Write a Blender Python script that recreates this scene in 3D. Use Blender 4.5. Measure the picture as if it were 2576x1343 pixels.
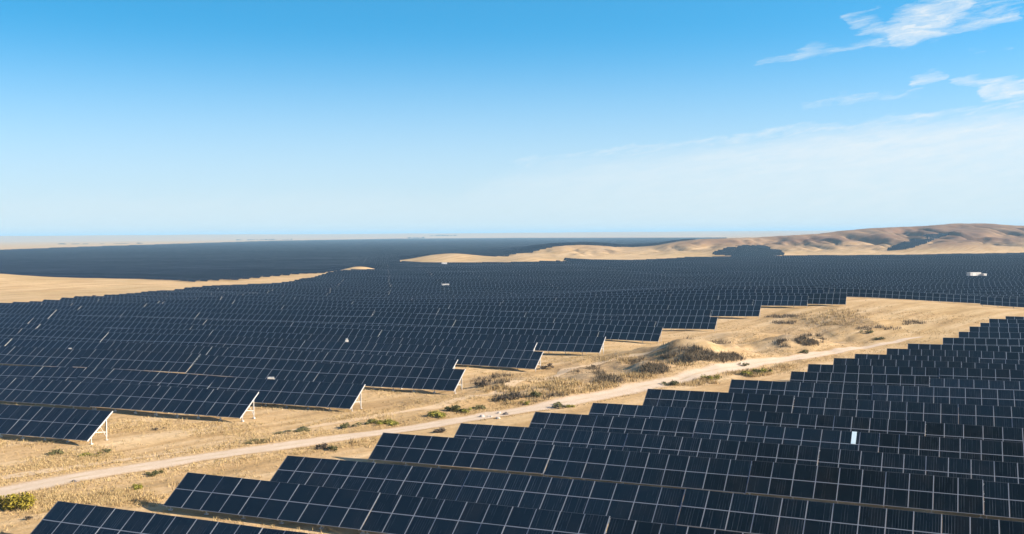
import bpy, math, random
import numpy as np
from mathutils import Matrix, Vector

for o in list(bpy.data.objects):
    bpy.data.objects.remove(o, do_unlink=True)
S = bpy.context.scene
COL = S.collection
R = math.radians

# ------------------------------------------------------------------ camera
CAM_H = 28.0
F = 2650.0                       # focal length in pixels of a 2575 px wide picture
CX, CY, PW = 1287.5, 671.5, 2575.0
PITCH, ROLL = R(1.80), R(-0.42)
cam = bpy.data.cameras.new('camera')
cam.sensor_width = 36.0
cam.lens = 36.0 * F / PW
cam.clip_start, cam.clip_end = 1.0, 120000.0
cam_o = bpy.data.objects.new('camera', cam)
COL.objects.link(cam_o)
CM = Matrix.Rotation(math.pi / 2 - PITCH, 4, 'X') @ Matrix.Rotation(ROLL, 4, 'Z')
cam_o.matrix_world = Matrix.Translation((0, 0, CAM_H)) @ CM
S.camera = cam_o
CMN = np.array(CM.to_3x3())

# ------------------------------------------------------------------ light
SUN_AZ, SUN_EL = R(101.0), R(25.0)       # clockwise from the viewing direction
sun = bpy.data.lights.new('sun', 'SUN')
sun.energy = 5.0
sun.angle = R(0.5)
sun.color = (1.0, 0.90, 0.76)
sun_o = bpy.data.objects.new('sun', sun)
COL.objects.link(sun_o)
sd = Vector((math.sin(SUN_AZ) * math.cos(SUN_EL), math.cos(SUN_AZ) * math.cos(SUN_EL), math.sin(SUN_EL)))
sun_o.rotation_euler = sd.to_track_quat('Z', 'Y').to_euler()
sun_o.location = sd * 300
S.view_settings.view_transform = 'Standard'
S.view_settings.look = 'None'
S.view_settings.gamma = 1.0
S.view_settings.use_curve_mapping = False
S.view_settings.exposure = 1.13

# ------------------------------------------------------------------ node helper
class NT:
    def __init__(s, tree):
        s.t = tree; s.n = tree.nodes; s.l = tree.links
    def node(s, kind, **kw):
        nd = s.n.new(kind)
        for k, v in kw.items(): setattr(nd, k, v)
        return nd
    def put(s, sock, v):
        if hasattr(v, 'is_linked') or hasattr(v, 'links'): s.l.new(v, sock)
        else: sock.default_value = v
    def math(s, op, a, b=0.0, c=None, clamp=False):
        nd = s.node('ShaderNodeMath', operation=op, use_clamp=clamp)
        s.put(nd.inputs[0], a); s.put(nd.inputs[1], b)
        if c is not None: s.put(nd.inputs[2], c)
        return nd.outputs[0]
    def vm(s, op, a, b=(0, 0, 0), scale=None):
        nd = s.node('ShaderNodeVectorMath', operation=op)
        s.put(nd.inputs[0], a); s.put(nd.inputs[1], b)
        if scale is not None: s.put(nd.inputs['Scale'], scale)
        return nd.outputs['Value'] if op in ('DOT_PRODUCT', 'LENGTH', 'DISTANCE') else nd.outputs['Vector']
    def xyz(s, v):
        nd = s.node('ShaderNodeSeparateXYZ'); s.put(nd.inputs[0], v); return nd.outputs
    def comb(s, x, y, z):
        nd = s.node('ShaderNodeCombineXYZ')
        s.put(nd.inputs[0], x); s.put(nd.inputs[1], y); s.put(nd.inputs[2], z); return nd.outputs[0]
    def rng(s, v, a, b, c=0.0, d=1.0, smooth=False):
        nd = s.node('ShaderNodeMapRange', interpolation_type='SMOOTHSTEP' if smooth else 'LINEAR')
        s.put(nd.inputs['Value'], v)
        for k, q in zip(('From Min', 'From Max', 'To Min', 'To Max'), (a, b, c, d)): s.put(nd.inputs[k], q)
        return nd.outputs['Result']
    def noise(s, vec, scale, detail=3.0, rough=0.5, color=False):
        nd = s.node('ShaderNodeTexNoise')
        s.put(nd.inputs['Vector'], vec); nd.inputs['Scale'].default_value = scale
        nd.inputs['Detail'].default_value = detail; nd.inputs['Roughness'].default_value = rough
        return nd.outputs['Color' if color else 'Fac']
    def mix(s, f, a, b, mode='MIX'):
        nd = s.node('ShaderNodeMix', data_type='RGBA', blend_type=mode)
        s.put(nd.inputs[0], f)
        for k, v in ((6, a), (7, b)):
            if isinstance(v, (tuple, list)) and len(v) == 3: v = (*v, 1.0)
            s.put(nd.inputs[k], v)
        return nd.outputs[2]

# ------------------------------------------------------------------ sky
world = bpy.data.worlds.new('World'); S.world = world
world.use_nodes = True
w = NT(world.node_tree); w.n.clear()
dirv = w.node('ShaderNodeTexCoord').outputs['Generated']
dx, dy, dz = w.xyz(dirv)
zpos = w.math('MAXIMUM', dz, 0.0)
# the clear upper sky starts low over this dry plain: look the sky up somewhat higher than it is
zup = w.math('ADD', w.math('MULTIPLY', zpos, 2.6), 0.14)
svec = w.vm('NORMALIZE', w.comb(dx, dy, zup))
sky = w.node('ShaderNodeTexSky', sky_type='NISHITA')
sky.sun_disc = False
sky.sun_elevation = SUN_EL; sky.sun_rotation = SUN_AZ
sky.altitude = 900.0; sky.air_density = 1.0; sky.dust_density = 1.6; sky.ozone_density = 1.6
w.l.new(svec, sky.inputs['Vector'])
hs = w.node('ShaderNodeHueSaturation')
hs.inputs['Hue'].default_value = 0.481
hs.inputs['Saturation'].default_value = 1.31
hs.inputs['Value'].default_value = 1.0
w.l.new(w.mix(1.0, sky.outputs[0], (1.06, 1.16, 1.17), 'MULTIPLY'), hs.inputs['Color'])
# darker, deeper overhead
skyc = w.mix(w.rng(dz, .21, .46, 0.0, 1.0, smooth=True), hs.outputs[0], w.mix(1.0, sky.outputs[0], (.62, .72, .86), 'MULTIPLY'))
skyc = w.mix(w.rng(dz, .935, .988, 0.0, .86, smooth=True), skyc, (.02, .04, .07))
# cirrus, laid out by direction
ysafe = w.math('MAXIMUM', dy, 0.05)
qx = w.math('DIVIDE', dx, ysafe); qy = w.math('DIVIDE', dz, ysafe)
q0 = w.comb(qx, qy, 0.0)
def Q(px, py):
    v = CMN @ np.array(((px - CX) / F, -(py - CY) / F, -1.0))
    return (v[0] / v[1], v[2] / v[1])
shear = w.comb(w.math('MULTIPLY', qx, 14.0), w.math('MULTIPLY', w.math('SUBTRACT', qy, w.math('MULTIPLY', qx, 0.16)), 70.0), 0.0)
warp = w.noise(shear, 1.3, 5.0, 0.6, color=True)
q = w.vm('ADD', q0, w.vm('MULTIPLY', w.vm('SUBTRACT', warp, (0.5, 0.5, 0.5)), (0.040, 0.022, 0.0)))
fine = w.noise(shear, 1.9, 8.0, 0.68)
vx0, vy0, vz0 = w.xyz(q)
total = None
for x0, y0, x1, y1, wd, st in (
        (2135, 45, 2260, 85, 34, .62), (2240, 95, 2440, 0, 52, 1.0), (2230, 100, 2375, 76, 26, 1.0), (2370, 72, 2570, 34, 24, .75),
        (1900, 152, 2260, 96, 17, .62), (2420, 22, 2620, 2, 36, .5), (2420, 130, 2545, 118, 14, .3), (2015, 266, 2200, 240, 18, .42),
        (2185, 246, 2335, 226, 15, .5), (2285, 210, 2385, 188, 20, .75), (2400, 206, 2620, 208, 18, .8), (2465, 224, 2600, 228, 27, 1.0),
        (60, 400, 300, 385, 30, .12), (1290, 417, 1560, 378, 16, .42), (1500, 385, 1830, 346, 18, .55), (1690, 366, 2010, 345, 14, .5), (1850, 340, 2230, 312, 18, .6), (2150, 316, 2620, 262, 20, .65), (2050, 345, 2400, 318, 16, .6), (2440, 275, 2640, 258, 12, .35), (1870, 80, 1900, 82, 14, .12)):
    a0, b0 = Q(x0, y0), Q(x1, y1)
    d = (b0[0] - a0[0], b0[1] - a0[1], 0.0); L2 = d[0] ** 2 + d[1] ** 2
    a = w.vm('SUBTRACT', q, (a0[0], a0[1], 0.0))
    h = w.math('DIVIDE', w.vm('DOT_PRODUCT', a, d), L2, clamp=True)
    dist = w.vm('LENGTH', w.vm('SUBTRACT', a, w.vm('SCALE', d, scale=h)))
    tap = w.math('ADD', .30, w.math('MULTIPLY', .70, w.math('SQRT', w.math('MULTIPLY', 4.0, w.math('MULTIPLY', h, w.math('SUBTRACT', 1.0, h))))))
    m = w.math('MULTIPLY', w.rng(w.math('DIVIDE', dist, tap), 0.0, wd / F * 1.85, 1.0, 0.0, smooth=True), st)
    total = m if total is None else w.math('MAXIMUM', total, m)
fib = w.noise(w.comb(w.math('MULTIPLY', vx0, 30.0), w.math('MULTIPLY', w.math('SUBTRACT', vy0, w.math('MULTIPLY', vx0, .20)), 210.0), 0.0), 1.0, 6.0, .62)
wisp = w.math('ADD', w.math('MULTIPLY', w.rng(fine, .72, .30), .55), w.math('MULTIPLY', w.rng(fib, .66, .34), .50))
total = w.rng(w.math('SUBTRACT', w.math('MULTIPLY', total, 1.50), wisp), -0.08, 1.25, 0.0, .95)
total = w.math('MULTIPLY', w.math('MAXIMUM', total, 0.0), w.rng(fib, .30, .62, .62, 1.0))
# wide veil low on the right
vx, vy, vz = w.xyz(q)
curve = w.node('ShaderNodeFloatCurve')
pts = [(1150, 470), (1300, 418), (1500, 385), (1800, 350), (2060, 318), (2300, 296), (2575, 262)]
cv = curve.mapping.curves[0]
xs = [Q(*p) for p in pts]
X0, X1, Y1 = xs[0][0], xs[-1][0], 0.14
cv.points[0].location = (0.0, xs[0][1] / Y1); cv.points[1].location = (1.0, xs[-1][1] / Y1)
for p in xs[1:-1]: cv.points.new((p[0] - X0) / (X1 - X0), p[1] / Y1)
curve.mapping.update()
w.put(curve.inputs['Value'], w.rng(vx, X0, X1))
edge = w.math('MULTIPLY', curve.outputs[0], Y1)
below = w.math('SUBTRACT', edge, vy)
veil = w.math('MULTIPLY', w.rng(below, -0.004, 0.022, 0.0, 1.0, smooth=True), w.rng(below, 0.012, 0.085, 1.0, 0.40))
veil = w.math('MULTIPLY', veil, w.math('MULTIPLY', w.rng(vx, X0, X1 * 0.7, 0.25, 0.95), w.math('MULTIPLY', w.rng(fine, 0.30, 0.62, 0.60, 1.0), w.rng(fib, .3, .65, .75, 1.0))))
total = w.math('MAXIMUM', total, veil)
total = w.math('MULTIPLY', total, w.rng(dy, 0.05, 0.2), clamp=True)
CLOUD = (3.10, 3.25, 3.30)
HORIZ = (2.32, 2.74, 2.88)
low = w.rng(dz, 0.0, 0.200, 0.95, 0.0, smooth=True)          # dust-white air low over the plain
skyc = w.mix(low, skyc, HORIZ)
skyc = w.mix(w.math('MULTIPLY', total, 0.92), skyc, CLOUD)
bg = w.node('ShaderNodeBackground'); bg.inputs['Strength'].default_value = 0.133
w.l.new(skyc, bg.inputs['Color'])
wo = w.node('ShaderNodeOutputWorld'); w.l.new(bg.outputs[0], wo.inputs['Surface'])

# ------------------------------------------------------------------ noise and terrain
def vnoise(x, y, seed=0):
    x = np.asarray(x, float); y = np.asarray(y, float)
    xi = np.floor(x).astype(np.int64); yi = np.floor(y).astype(np.int64)
    fx = x - xi; fy = y - yi
    fx = fx * fx * fx * (fx * (fx * 6 - 15) + 10); fy = fy * fy * fy * (fy * (fy * 6 - 15) + 10)
    def hsh(a, b):
        n = (a * 374761393 + b * 668265263 + seed * 1442695041) & 0xFFFFFFFF
        n = ((n ^ (n >> 13)) * 1274126177) & 0xFFFFFFFF
        n = n ^ (n >> 16)
        return (n & 0xFFFFFF) / float(0xFFFFFF)
    a = hsh(xi, yi); b = hsh(xi + 1, yi); c = hsh(xi, yi + 1); d = hsh(xi + 1, yi + 1)
    return (a + (b - a) * fx) * (1 - fy) + (c + (d - c) * fx) * fy
def fbm(x, y, seed=0, oct=4):
    v = 0; amp = .5; tot = 0
    for k in range(oct):
        v = v + amp * vnoise(x * 2 ** k, y * 2 ** k, seed + k * 7); tot += amp; amp *= .5
    return v / tot
def sstep(a, b, x):
    t = np.clip((x - a) / (b - a), 0, 1); return t * t * (3 - 2 * t)

HPX = np.array([1150, 1220, 1280, 1340, 1390, 1440, 1480, 1520, 1560, 1600, 1640, 1700, 1760, 1830, 1900, 1980, 2060, 2120, 2200, 2300, 2400, 2480, 2575, 2800, 3200, 3800, 4600.])
HTOP = np.array([649, 645, 638, 627, 620, 618, 616.5, 619, 624, 625, 622, 610, 602, 600, 598, 593, 588, 580, 573, 570, 562, 562, 568, 572, 566, 574, 600.])
HZR = np.array([1230, 1260, 1290, 1310, 1330, 1360, 1380, 1400, 1430, 1450, 1460, 1480, 1510, 1540, 1580, 1610, 1640, 1670, 1720, 1780, 1830, 1850, 1860, 1900, 1950, 2000, 2000.])
HZB = np.array([1120, 1110, 1100, 1105, 1110, 1112, 1114, 1116, 1120, 1122, 1125, 1150, 1190, 1215, 1220, 1224, 1228, 1230, 1236, 1244, 1255, 1270, 1295, 1300, 1300, 1300, 1300.])
def horizon_y(px): return 588.2 - 0.00733 * (px - CX)
HH = np.maximum(CAM_H - (HTOP - horizon_y(HPX)) * HZR / F, 0)
HH[0] = 0.0; HH[-1] = 0.0
BUMPS = []        # (x, y, sx, sy, rot, h)
def hills_height(x, y):
    yy = np.maximum(y, 1.0)
    px = CX + F * x / yy
    zb = np.interp(px, HPX, HZB); zr = np.interp(px, HPX, HZR); hh = np.interp(px, HPX, HH, left=0, right=0)
    wx, wy = x + 60 * (fbm(x / 170, y / 170, 5) - .5), y + 60 * (fbm(x / 170, y / 170, 9) - .5)
    s = (y - zb) / (zr - zb)
    front = sstep(0, 1, s) ** 0.9
    back = 1 - sstep(zr + 40, zr + 900, y)
    prof = np.where(s < 1, front, back)
    n1 = fbm(wx / 150, wy / 260, 11, 4); rv = np.abs(2 * n1 - 1)                # gullies
    n2 = fbm(wx / 48, wy / 100, 21, 4); rv2 = np.abs(2 * n2 - 1)
    n3 = np.abs(2 * fbm(wx / 26, wy / 38, 23, 3) - 1)
    sc = np.clip(s, 0, 1)
    carve = (4 * sc * (1 - sc)) ** 0.8
    h = hh * prof * (1 - carve * (0.80 * np.exp(-rv * 5.0) + 0.42 * np.exp(-rv2 * 6))) + prof * np.minimum(hh / 12, 1) * 4.2 * (n3 - .35) * (.35 + .65 * carve) + hh * prof * carve * 0.25 * (n1 - .4)
    # front spur and the tongue of bare ground
    def g(cx, cy, sx, sy, ht):
        return ht * np.exp(-((x - cx) / sx) ** 2 - ((y - cy) / sy) ** 2)
    sp = g(-66, 1075, 42, 36, 7.0) + g(16, 985, 34, 46, 6.0) + g(-15, 1060, 60, 40, 2.6)
    fr = g(272, 1290, 40, 50, 9.5) + g(560, 1370, 75, 60, 9)
    return np.maximum(h, 0) + sp + np.where(hh > 0, fr, 0)
def terrain(x, y):
    x = np.asarray(x, float); y = np.asarray(y, float)
    r = np.hypot(x, y)
    h = hills_height(x, y)
    near = 1 - sstep(900, 2500, r)
    h = h + near * (0.9 * (fbm(x / 95, y / 95, 3, 2) - .5) + 0.25 * (fbm(x / 14, y / 14, 4, 2) - .5))
    h = h + sstep(150, 420, y) * near * 2.2 * (fbm(x / 130, y / 150, 33, 2) - .5) * sstep(-40, 40, -(x - 60))
    h = h + eroded(x, y)
    h = h + 1.3 * (fbm(x / 36, y / 46, 57, 2) - .5) * sstep(140, 210, y) * near * sstep(-50, 30, -(x - 40 - (y - 200) * .35))
    h = h + 4.6 * np.exp(-((x + 112) / 15) ** 2 - ((y - 772) / 18) ** 2)
    # crest at the far end of the bare corridor
    a = (x - 108) * .82 - (y - 372) * .57; b = (x - 108) * .57 + (y - 372) * .82
    h = h + 4.6 * np.exp(-(a / 72) ** 2 - (b / 52) ** 2)
    # low bare hill beyond the left rows
    h = h + 8.4 * np.exp(-((x + 345) / 85) ** 2 - ((y - 612) / 62) ** 2)
    h = h + 1.2 * np.exp(-((x + 150) / 90) ** 2 - ((y - 735) / 40) ** 2)
    for cx, cy, sx, sy, rot, ht in BUMPS:
        c, s = math.cos(rot), math.sin(rot)
        u = (x - cx) * c + (y - cy) * s; v = -(x - cx) * s + (y - cy) * c
        h = h + ht * np.exp(-(u / sx) ** 2 - (v / sy) ** 2)
    # low plateau on the horizon
    far = sstep(7600, 11000, r + 2200 * (fbm(x / 3000, y / 3000, 51, 3) - .5))
    h = h + far * (22 + 36 * fbm(x / 1700, y / 2600, 61, 4)) * (y > 0)
    return h
def ray(px, py):
    v = CMN @ np.array(((px - CX) / F, -(py - CY) / F, -1.0)); return v / np.linalg.norm(v)
def hit(px, py, lift=0.0):
    d = ray(px, py)
    ts = 20 * 1.004 ** np.arange(1700)
    z = CAM_H + d[2] * ts - terrain(d[0] * ts, d[1] * ts) - lift
    k = np.argmax(z < 0)
    if z[k] >= 0: k = len(ts) - 1
    lo, hi = ts[max(k - 1, 0)], ts[k]
    for _ in range(30):
        m = (lo + hi) / 2
        if CAM_H + d[2] * m - float(terrain(d[0] * m, d[1] * m)) - lift > 0: lo = m
        else: hi = m
    return np.array((d[0] * hi, d[1] * hi, CAM_H + d[2] * hi))
def proj(P):
    P = np.asarray(P, float) - np.array((0, 0, CAM_H))
    c = P @ CMN
    dpt = np.maximum(-c[..., 2], 1e-3)
    return np.stack((CX + F * c[..., 0] / dpt, CY - F * c[..., 1] / dpt, -c[..., 2]), -1)
def inside(poly, x, y):
    x = np.asarray(x, float); y = np.asarray(y, float); res = np.zeros(x.shape, bool)
    n = len(poly)
    for i in range(n):
        x1, y1 = poly[i]; x2, y2 = poly[(i + 1) % n]
        cond = ((y1 > y) != (y2 > y)) & (x < (x2 - x1) * (y - y1) / ((y2 - y1) or 1e-9) + x1)
        res ^= cond
    return res

def eroded(x, y):
    m = np.exp(-(((x - 52) * .68 + (y - 248) * .73) / 75) ** 2 - (((x - 52) * .73 - (y - 248) * .68) / 17) ** 2)
    n = np.abs(2 * fbm(x / 13, y / 16, 41, 4) - 1)
    return m * (3.0 * (fbm(x / 20, y / 24, 43, 2) - .40) + 2.6 * (n - .3))
# dunes and brushy mounds of the bare corridor (found on the level ground first, then raised)
def flat(px, py):
    d = ray(px, py); t = -CAM_H / d[2]; return d[0] * t, d[1] * t
for px, py, sx, sy, rot, ht in ((1735, 908, 8.0, 8.5, .3, 4.0), (1846, 902, 4.6, 6, .2, 1.7), (1640, 937, 5.0, 5.5, .2, 2.3), (2000, 872, 8, 9, .3, 2.9),
                                (1500, 960, 6, 7, .3, 1.2), (1400, 985, 7, 7, .3, .9), (1250, 975, 7, 6, 0, .8), (1560, 905, 12, 7, .2, 1.0),
                                (2120, 822, 14, 18, .4, 1.6), (1900, 850, 10, 8, .4, 1.3), (1260, 1005, 13, 5, .25, .8), (700, 1110, 14, 5, .3, .35),
                                (300, 1110, 16, 5, .3, .35), (500, 1190, 10, 5, .3, -.3), (2280, 815, 14, 16, .3, .8)):
    fx, fy = flat(px, py); BUMPS.append((fx, fy, sx, sy, rot, ht))

# ------------------------------------------------------------------ materials
def material(name):
    m = bpy.data.materials.new(name); m.use_nodes = True
    t = NT(m.node_tree); t.n.clear()
    b = t.node('ShaderNodeBsdfPrincipled'); o = t.node('ShaderNodeOutputMaterial')
    t.l.new(b.outputs[0], o.inputs['Surface'])
    return m, t, b
def plain(name, col, rough=.6, metal=0.0, var=.12, scale=3.0):
    m, t, b = material(name)
    tc = t.node('ShaderNodeTexCoord').outputs['Object']
    n = t.noise(tc, scale, 4.0, .6)
    c = t.mix(n, tuple(v * (1 - var) for v in col), tuple(min(1, v * (1 + var)) for v in col))
    t.l.new(c, b.inputs['Base Color'])
    b.inputs['Roughness'].default_value = rough; b.inputs['Metallic'].default_value = metal
    return m

def ground_material():
    m, t, b = material('dry_ground')
    geo = t.node('ShaderNodeNewGeometry'); P = geo.outputs['Position']
    at = t.node('ShaderNodeAttribute', attribute_name='scrub'); scrub = at.outputs['Fac']
    n_big = t.noise(P, 0.012, 4.0, .55)
    n_mid = t.noise(P, 0.09, 5.0, .6)
    n_fin = t.noise(P, 0.9, 5.0, .65)
    n_grain = t.noise(P, 4.5, 4.0, .7)
    gx_, gy_, gz_ = t.xyz(P)
    st = t.comb(t.math('MULTIPLY', t.math('ADD', t.math('MULTIPLY', gx_, .66), t.math('MULTIPLY', gy_, .75)), .022), t.math('MULTIPLY', t.math('SUBTRACT', t.math('MULTIPLY', gx_, .75), t.math('MULTIPLY', gy_, .66)), .22), 0.0)
    n_str = t.noise(st, 1.0, 5.0, .6)
    c = t.mix(t.rng(n_mid, .35, .65), (.545, .352, .160), (.440, .265, .108))
    c = t.mix(t.rng(n_str, .42, .66), c, (.650, .460, .255))
    c = t.mix(t.math('MULTIPLY', t.rng(n_str, .46, .34), .55), c, (.330, .220, .105))
    c = t.mix(t.math('MULTIPLY', t.rng(n_big, .5, .68), .45), c, (.330, .225, .080))           # dry grass
    c = t.mix(t.math('MULTIPLY', t.rng(n_fin, .52, .74), .62), c, (.215, .150, .062))
    c = t.mix(t.math('MULTIPLY', t.rng(n_grain, .55, .75), .45), c, (.190, .130, .060))
    c = t.mix(t.math('MULTIPLY', t.rng(n_grain, .48, .30), .35), c, (.700, .510, .310))
    # brush cover on the hills and mounds
    n_sc = t.noise(P, 0.030, 6.0, .65)
    ah = t.node('ShaderNodeAttribute', attribute_name='hill')
    c = t.mix(t.math('MULTIPLY', ah.outputs['Fac'], t.rng(t.noise(P, .006, 4.0, .55), .22, .55)), c, (.215, .118, .066))
    k = t.math('MULTIPLY', scrub, t.rng(n_sc, .36, .56), clamp=True)
    n_s2 = t.noise(P, .55, 5.0, .75)
    k = t.math('MULTIPLY', k, t.rng(n_s2, .38, .60, .25, 1.0))
    c = t.mix(t.math('MULTIPLY', k, .86), c, (.125, .080, .055))
    t.l.new(c, b.inputs['Base Color']); b.inputs['Roughness'].default_value = 1.0
    b.inputs['Specular IOR Level'].default_value = .15
    bm = t.node('ShaderNodeBump'); bm.inputs['Strength'].default_value = .55; bm.inputs['Distance'].default_value = .35
    hgt = t.math('ADD', n_fin, t.math('MULTIPLY', n_grain, .4))
    t.l.new(hgt, bm.inputs['Height']); t.l.new(bm.outputs[0], b.inputs['Normal'])
    return m
M_GROUND = ground_material()
def road_material():
    m, t, b = material('pale_dirt')
    P = t.node('ShaderNodeNewGeometry').outputs['Position']
    uv = t.node('ShaderNodeUVMap').outputs[0]; ux, uy, uz = t.xyz(uv)
    n = t.noise(P, .35, 5.0, .65); n2 = t.noise(P, 3.0, 4.0, .7)
    c = t.mix(t.rng(n, .35, .65), (.560, .430, .305), (.640, .505, .375))
    c = t.mix(t.math('MULTIPLY', t.rng(n2, .52, .72), .5), c, (.400, .280, .170))
    # grass strip between the wheel ruts
    mid = t.math('ABSOLUTE', t.math('SUBTRACT', ux, .5))
    g = t.math('MULTIPLY', t.rng(mid, .10, .03), t.rng(n, .45, .6))
    c = t.mix(t.math('MULTIPLY', g, .55), c, (.400, .285, .140))
    e = t.math('MULTIPLY', t.rng(t.math('ADD', mid, t.math('MULTIPLY', t.math('SUBTRACT', n2, .5), .5)), .30, .50), .95)
    c = t.mix(e, c, (.470, .310, .160))
    t.l.new(c, b.inputs['Base Color']); b.inputs['Roughness'].default_value = 1.0
    b.inputs['Specular IOR Level'].default_value = .1
    return m
M_ROAD = road_material()

GLASS_A, GLASS_B = (.0018, .0034, .0054), (.0032, .0086, .0150)
def glass_common(t, b, tone, uvm, lines):
    """dark cells behind glass; uvm in metres (x along the row, y up the slope)"""
    ux, uy, uz = t.xyz(uvm)
    c = t.mix(tone, GLASS_A, GLASS_B)
    P = t.node('ShaderNodeNewGeometry').outputs['Position']
    dust = t.noise(P, .35, 4.0, .65)
    c = t.mix(t.rng(dust, .50, .78, 0.0, .15), c, (.070, .055, .042))  # dust; its brown also paints in brownish reflections on the glass
    # cell gaps: fine pale lines up the slope, some clean and some dusty
    cell = t.math('MULTIPLY', ux, 1 / .25)
    f = t.math('FRACT', cell)
    wn = t.node('ShaderNodeTexWhiteNoise'); t.l.new(t.comb(t.math('FLOOR', cell), t.math('MULTIPLY', tone, 77.0), 0.0), wn.inputs['Vector'])
    ln = t.math('MULTIPLY', t.math('LESS_THAN', f, .18), t.math('POWER', wn.outputs['Value'], 1.0))
    big = t.noise(P, .045, 3.0, .6)
    sb = t.noise(t.vm('MULTIPLY', uvm, (5.3, .6, 1.0)), 1.0, 3.0, .6)
    ln = t.math('MULTIPLY', ln, t.math('MULTIPLY', t.rng(sb, .35, .62, .1, 1.0), t.rng(big, .38, .60, .25, 1.0)))
    c = t.mix(ln, c, (.075, .083, .094))
    t.l.new(c, b.inputs['Base Color'])
    b.inputs['Roughness'].default_value = .13
    b.inputs['IOR'].default_value = 1.60
    b.inputs['Specular Tint'].default_value = (.52, .92, .90, 1.0)
    return c
def panel_material():
    m, t, b = material('panel_glass')
    oi = t.node('ShaderNodeObjectInfo')
    uv = t.node('ShaderNodeUVMap').outputs[0]
    uvm = t.vm('ADD', uv, t.comb(0, t.math('MULTIPLY', oi.outputs['Random'], 60.0), 0))
    cr, cg, cb = t.xyz(oi.outputs['Color'])
    glass_common(t, b, t.math('ADD', t.math('MULTIPLY', oi.outputs['Random'], .45), t.math('MULTIPLY', cr, .55)), uvm, True)
    t.l.new(t.rng(oi.outputs['Random'], 0, 1, .09, .20), b.inputs['Roughness'])
    return m
M_GLASS = panel_material()
M_FRAME = plain('aluminium_frame', (.30, .315, .34), .5, .35, .15, 2.0)
M_STEEL = plain('galvanised_steel', (.60, .57, .53), .55, .3, .12, 2.0)
M_DARK = plain('panel_backsheet', (.10, .10, .105), .7, 0, .1, 2.0)

def far_material(name, cw, ch, nrow):
    """one face for a whole rack: the joint lines between the modules come from the metre UVs"""
    m, t, b = material(name)
    uv = t.node('ShaderNodeUVMap').outputs[0]
    ux, uy, uz = t.xyz(uv)
    at = t.node('ShaderNodeAttribute', attribute_name='tone'); oi = t.node('ShaderNodeObjectInfo')
    tone = t.math('FRACT', t.math('ADD', at.outputs['Fac'], oi.outputs['Random']))
    cell = t.comb(t.math('FLOOR', t.math('DIVIDE', ux, cw)), t.math('FLOOR', t.math('DIVIDE', uy, ch)), t.math('MULTIPLY', tone, 91.0))
    wn = t.node('ShaderNodeTexWhiteNoise'); t.l.new(cell, wn.inputs['Vector'])
    tone2 = t.math('ADD', t.math('MULTIPLY', tone, .5), t.math('MULTIPLY', wn.outputs['Value'], .5))
    c = t.mix(tone2, GLASS_A, GLASS_B)
    fx = t.math('ABSOLUTE', t.math('SUBTRACT', t.math('FRACT', t.math('DIVIDE', ux, cw)), .5))
    fy = t.math('ABSOLUTE', t.math('SUBTRACT', t.math('FRACT', t.math('DIVIDE', uy, ch)), .5))
    lx = t.math('GREATER_THAN', fx, .5 - .040 / cw); ly = t.math('GREATER_THAN', fy, .5 - .030 / ch)
    ln = t.math('MAXIMUM', lx, ly)
    c = t.mix(t.math('MULTIPLY', ln, .9), c, (.30, .325, .36))
    t.l.new(c, b.inputs['Base Color'])
    t.l.new(t.rng(ln, 0, 1, .14, .5), b.inputs['Roughness']); b.inputs['IOR'].default_value = 1.60
    b.inputs['Specular Tint'].default_value = (.52, .92, .90, 1.0)
    return m

# ------------------------------------------------------------------ mesh helpers
class MB:
    def __init__(s): s.v = []; s.f = []; s.uv = []; s.mi = []
    def quad(s, pts, mi=0, uv=None):
        k = len(s.v); s.v += [tuple(p) for p in pts]; s.f.append(tuple(range(k, k + len(pts)))); s.mi.append(mi)
        s.uv += list(uv) if uv else [(0, 0)] * len(pts)
    def beam(s, a, b, w, h, mi=0, up=(0, 0, 1)):
        a = Vector(a); b = Vector(b); d = (b - a).normalized(); u = Vector(up)
        if abs(d.dot(u)) > .95: u = Vector((0, 1, 0))
        sx = d.cross(u).normalized() * w / 2; sy = sx.cross(d).normalized() * h / 2
        A = [a - sx - sy, a + sx - sy, a + sx + sy, a - sx + sy]; B = [p + (b - a) for p in A]
        for i in range(4):
            j = (i + 1) % 4; s.quad((A[i], A[j], B[j], B[i]), mi)
        s.quad(A[::-1], mi); s.quad(B, mi)
    def box(s, x0, x1, y0, y1, z0, z1, mi=0):
        s.quad(((x0, y0, z1), (x1, y0, z1), (x1, y1, z1), (x0, y1, z1)), mi)
        s.quad(((x0, y1, z0), (x1, y1, z0), (x1, y0, z0), (x0, y0, z0)), mi)
        s.quad(((x0, y0, z0), (x1, y0, z0), (x1, y0, z1), (x0, y0, z1)), mi)
        s.quad(((x1, y1, z0), (x0, y1, z0), (x0, y1, z1), (x1, y1, z1)), mi)
        s.quad(((x0, y1, z0), (x0, y0, z0), (x0, y0, z1), (x0, y1, z1)), mi)
        s.quad(((x1, y0, z0), (x1, y1, z0), (x1, y1, z1), (x1, y0, z1)), mi)
    def mesh(s, name, mats):
        me = bpy.data.meshes.new(name)
        me.from_pydata(s.v, [], s.f)
        for m in mats: me.materials.append(m)
        me.polygons.foreach_set('material_index', s.mi)
        ul = me.uv_layers.new(name='UVMap')
        ul.data.foreach_set('uv', np.array(s.uv, dtype=np.float32).ravel())
        me.update(); return me
def link(name, me, parent=None, loc=(0, 0, 0), rot=(0, 0, 0)):
    o = bpy.data.objects.new(name, me); COL.objects.link(o)
    o.location = loc; o.rotation_euler = rot
    if parent: o.parent = parent
    return o
def tag(o, label=None, cat=None, group=None, kind=None):
    for k, v in (('label', label), ('category', cat), ('group', group), ('kind', kind)):
        if v: o[k] = v
    return o
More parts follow.
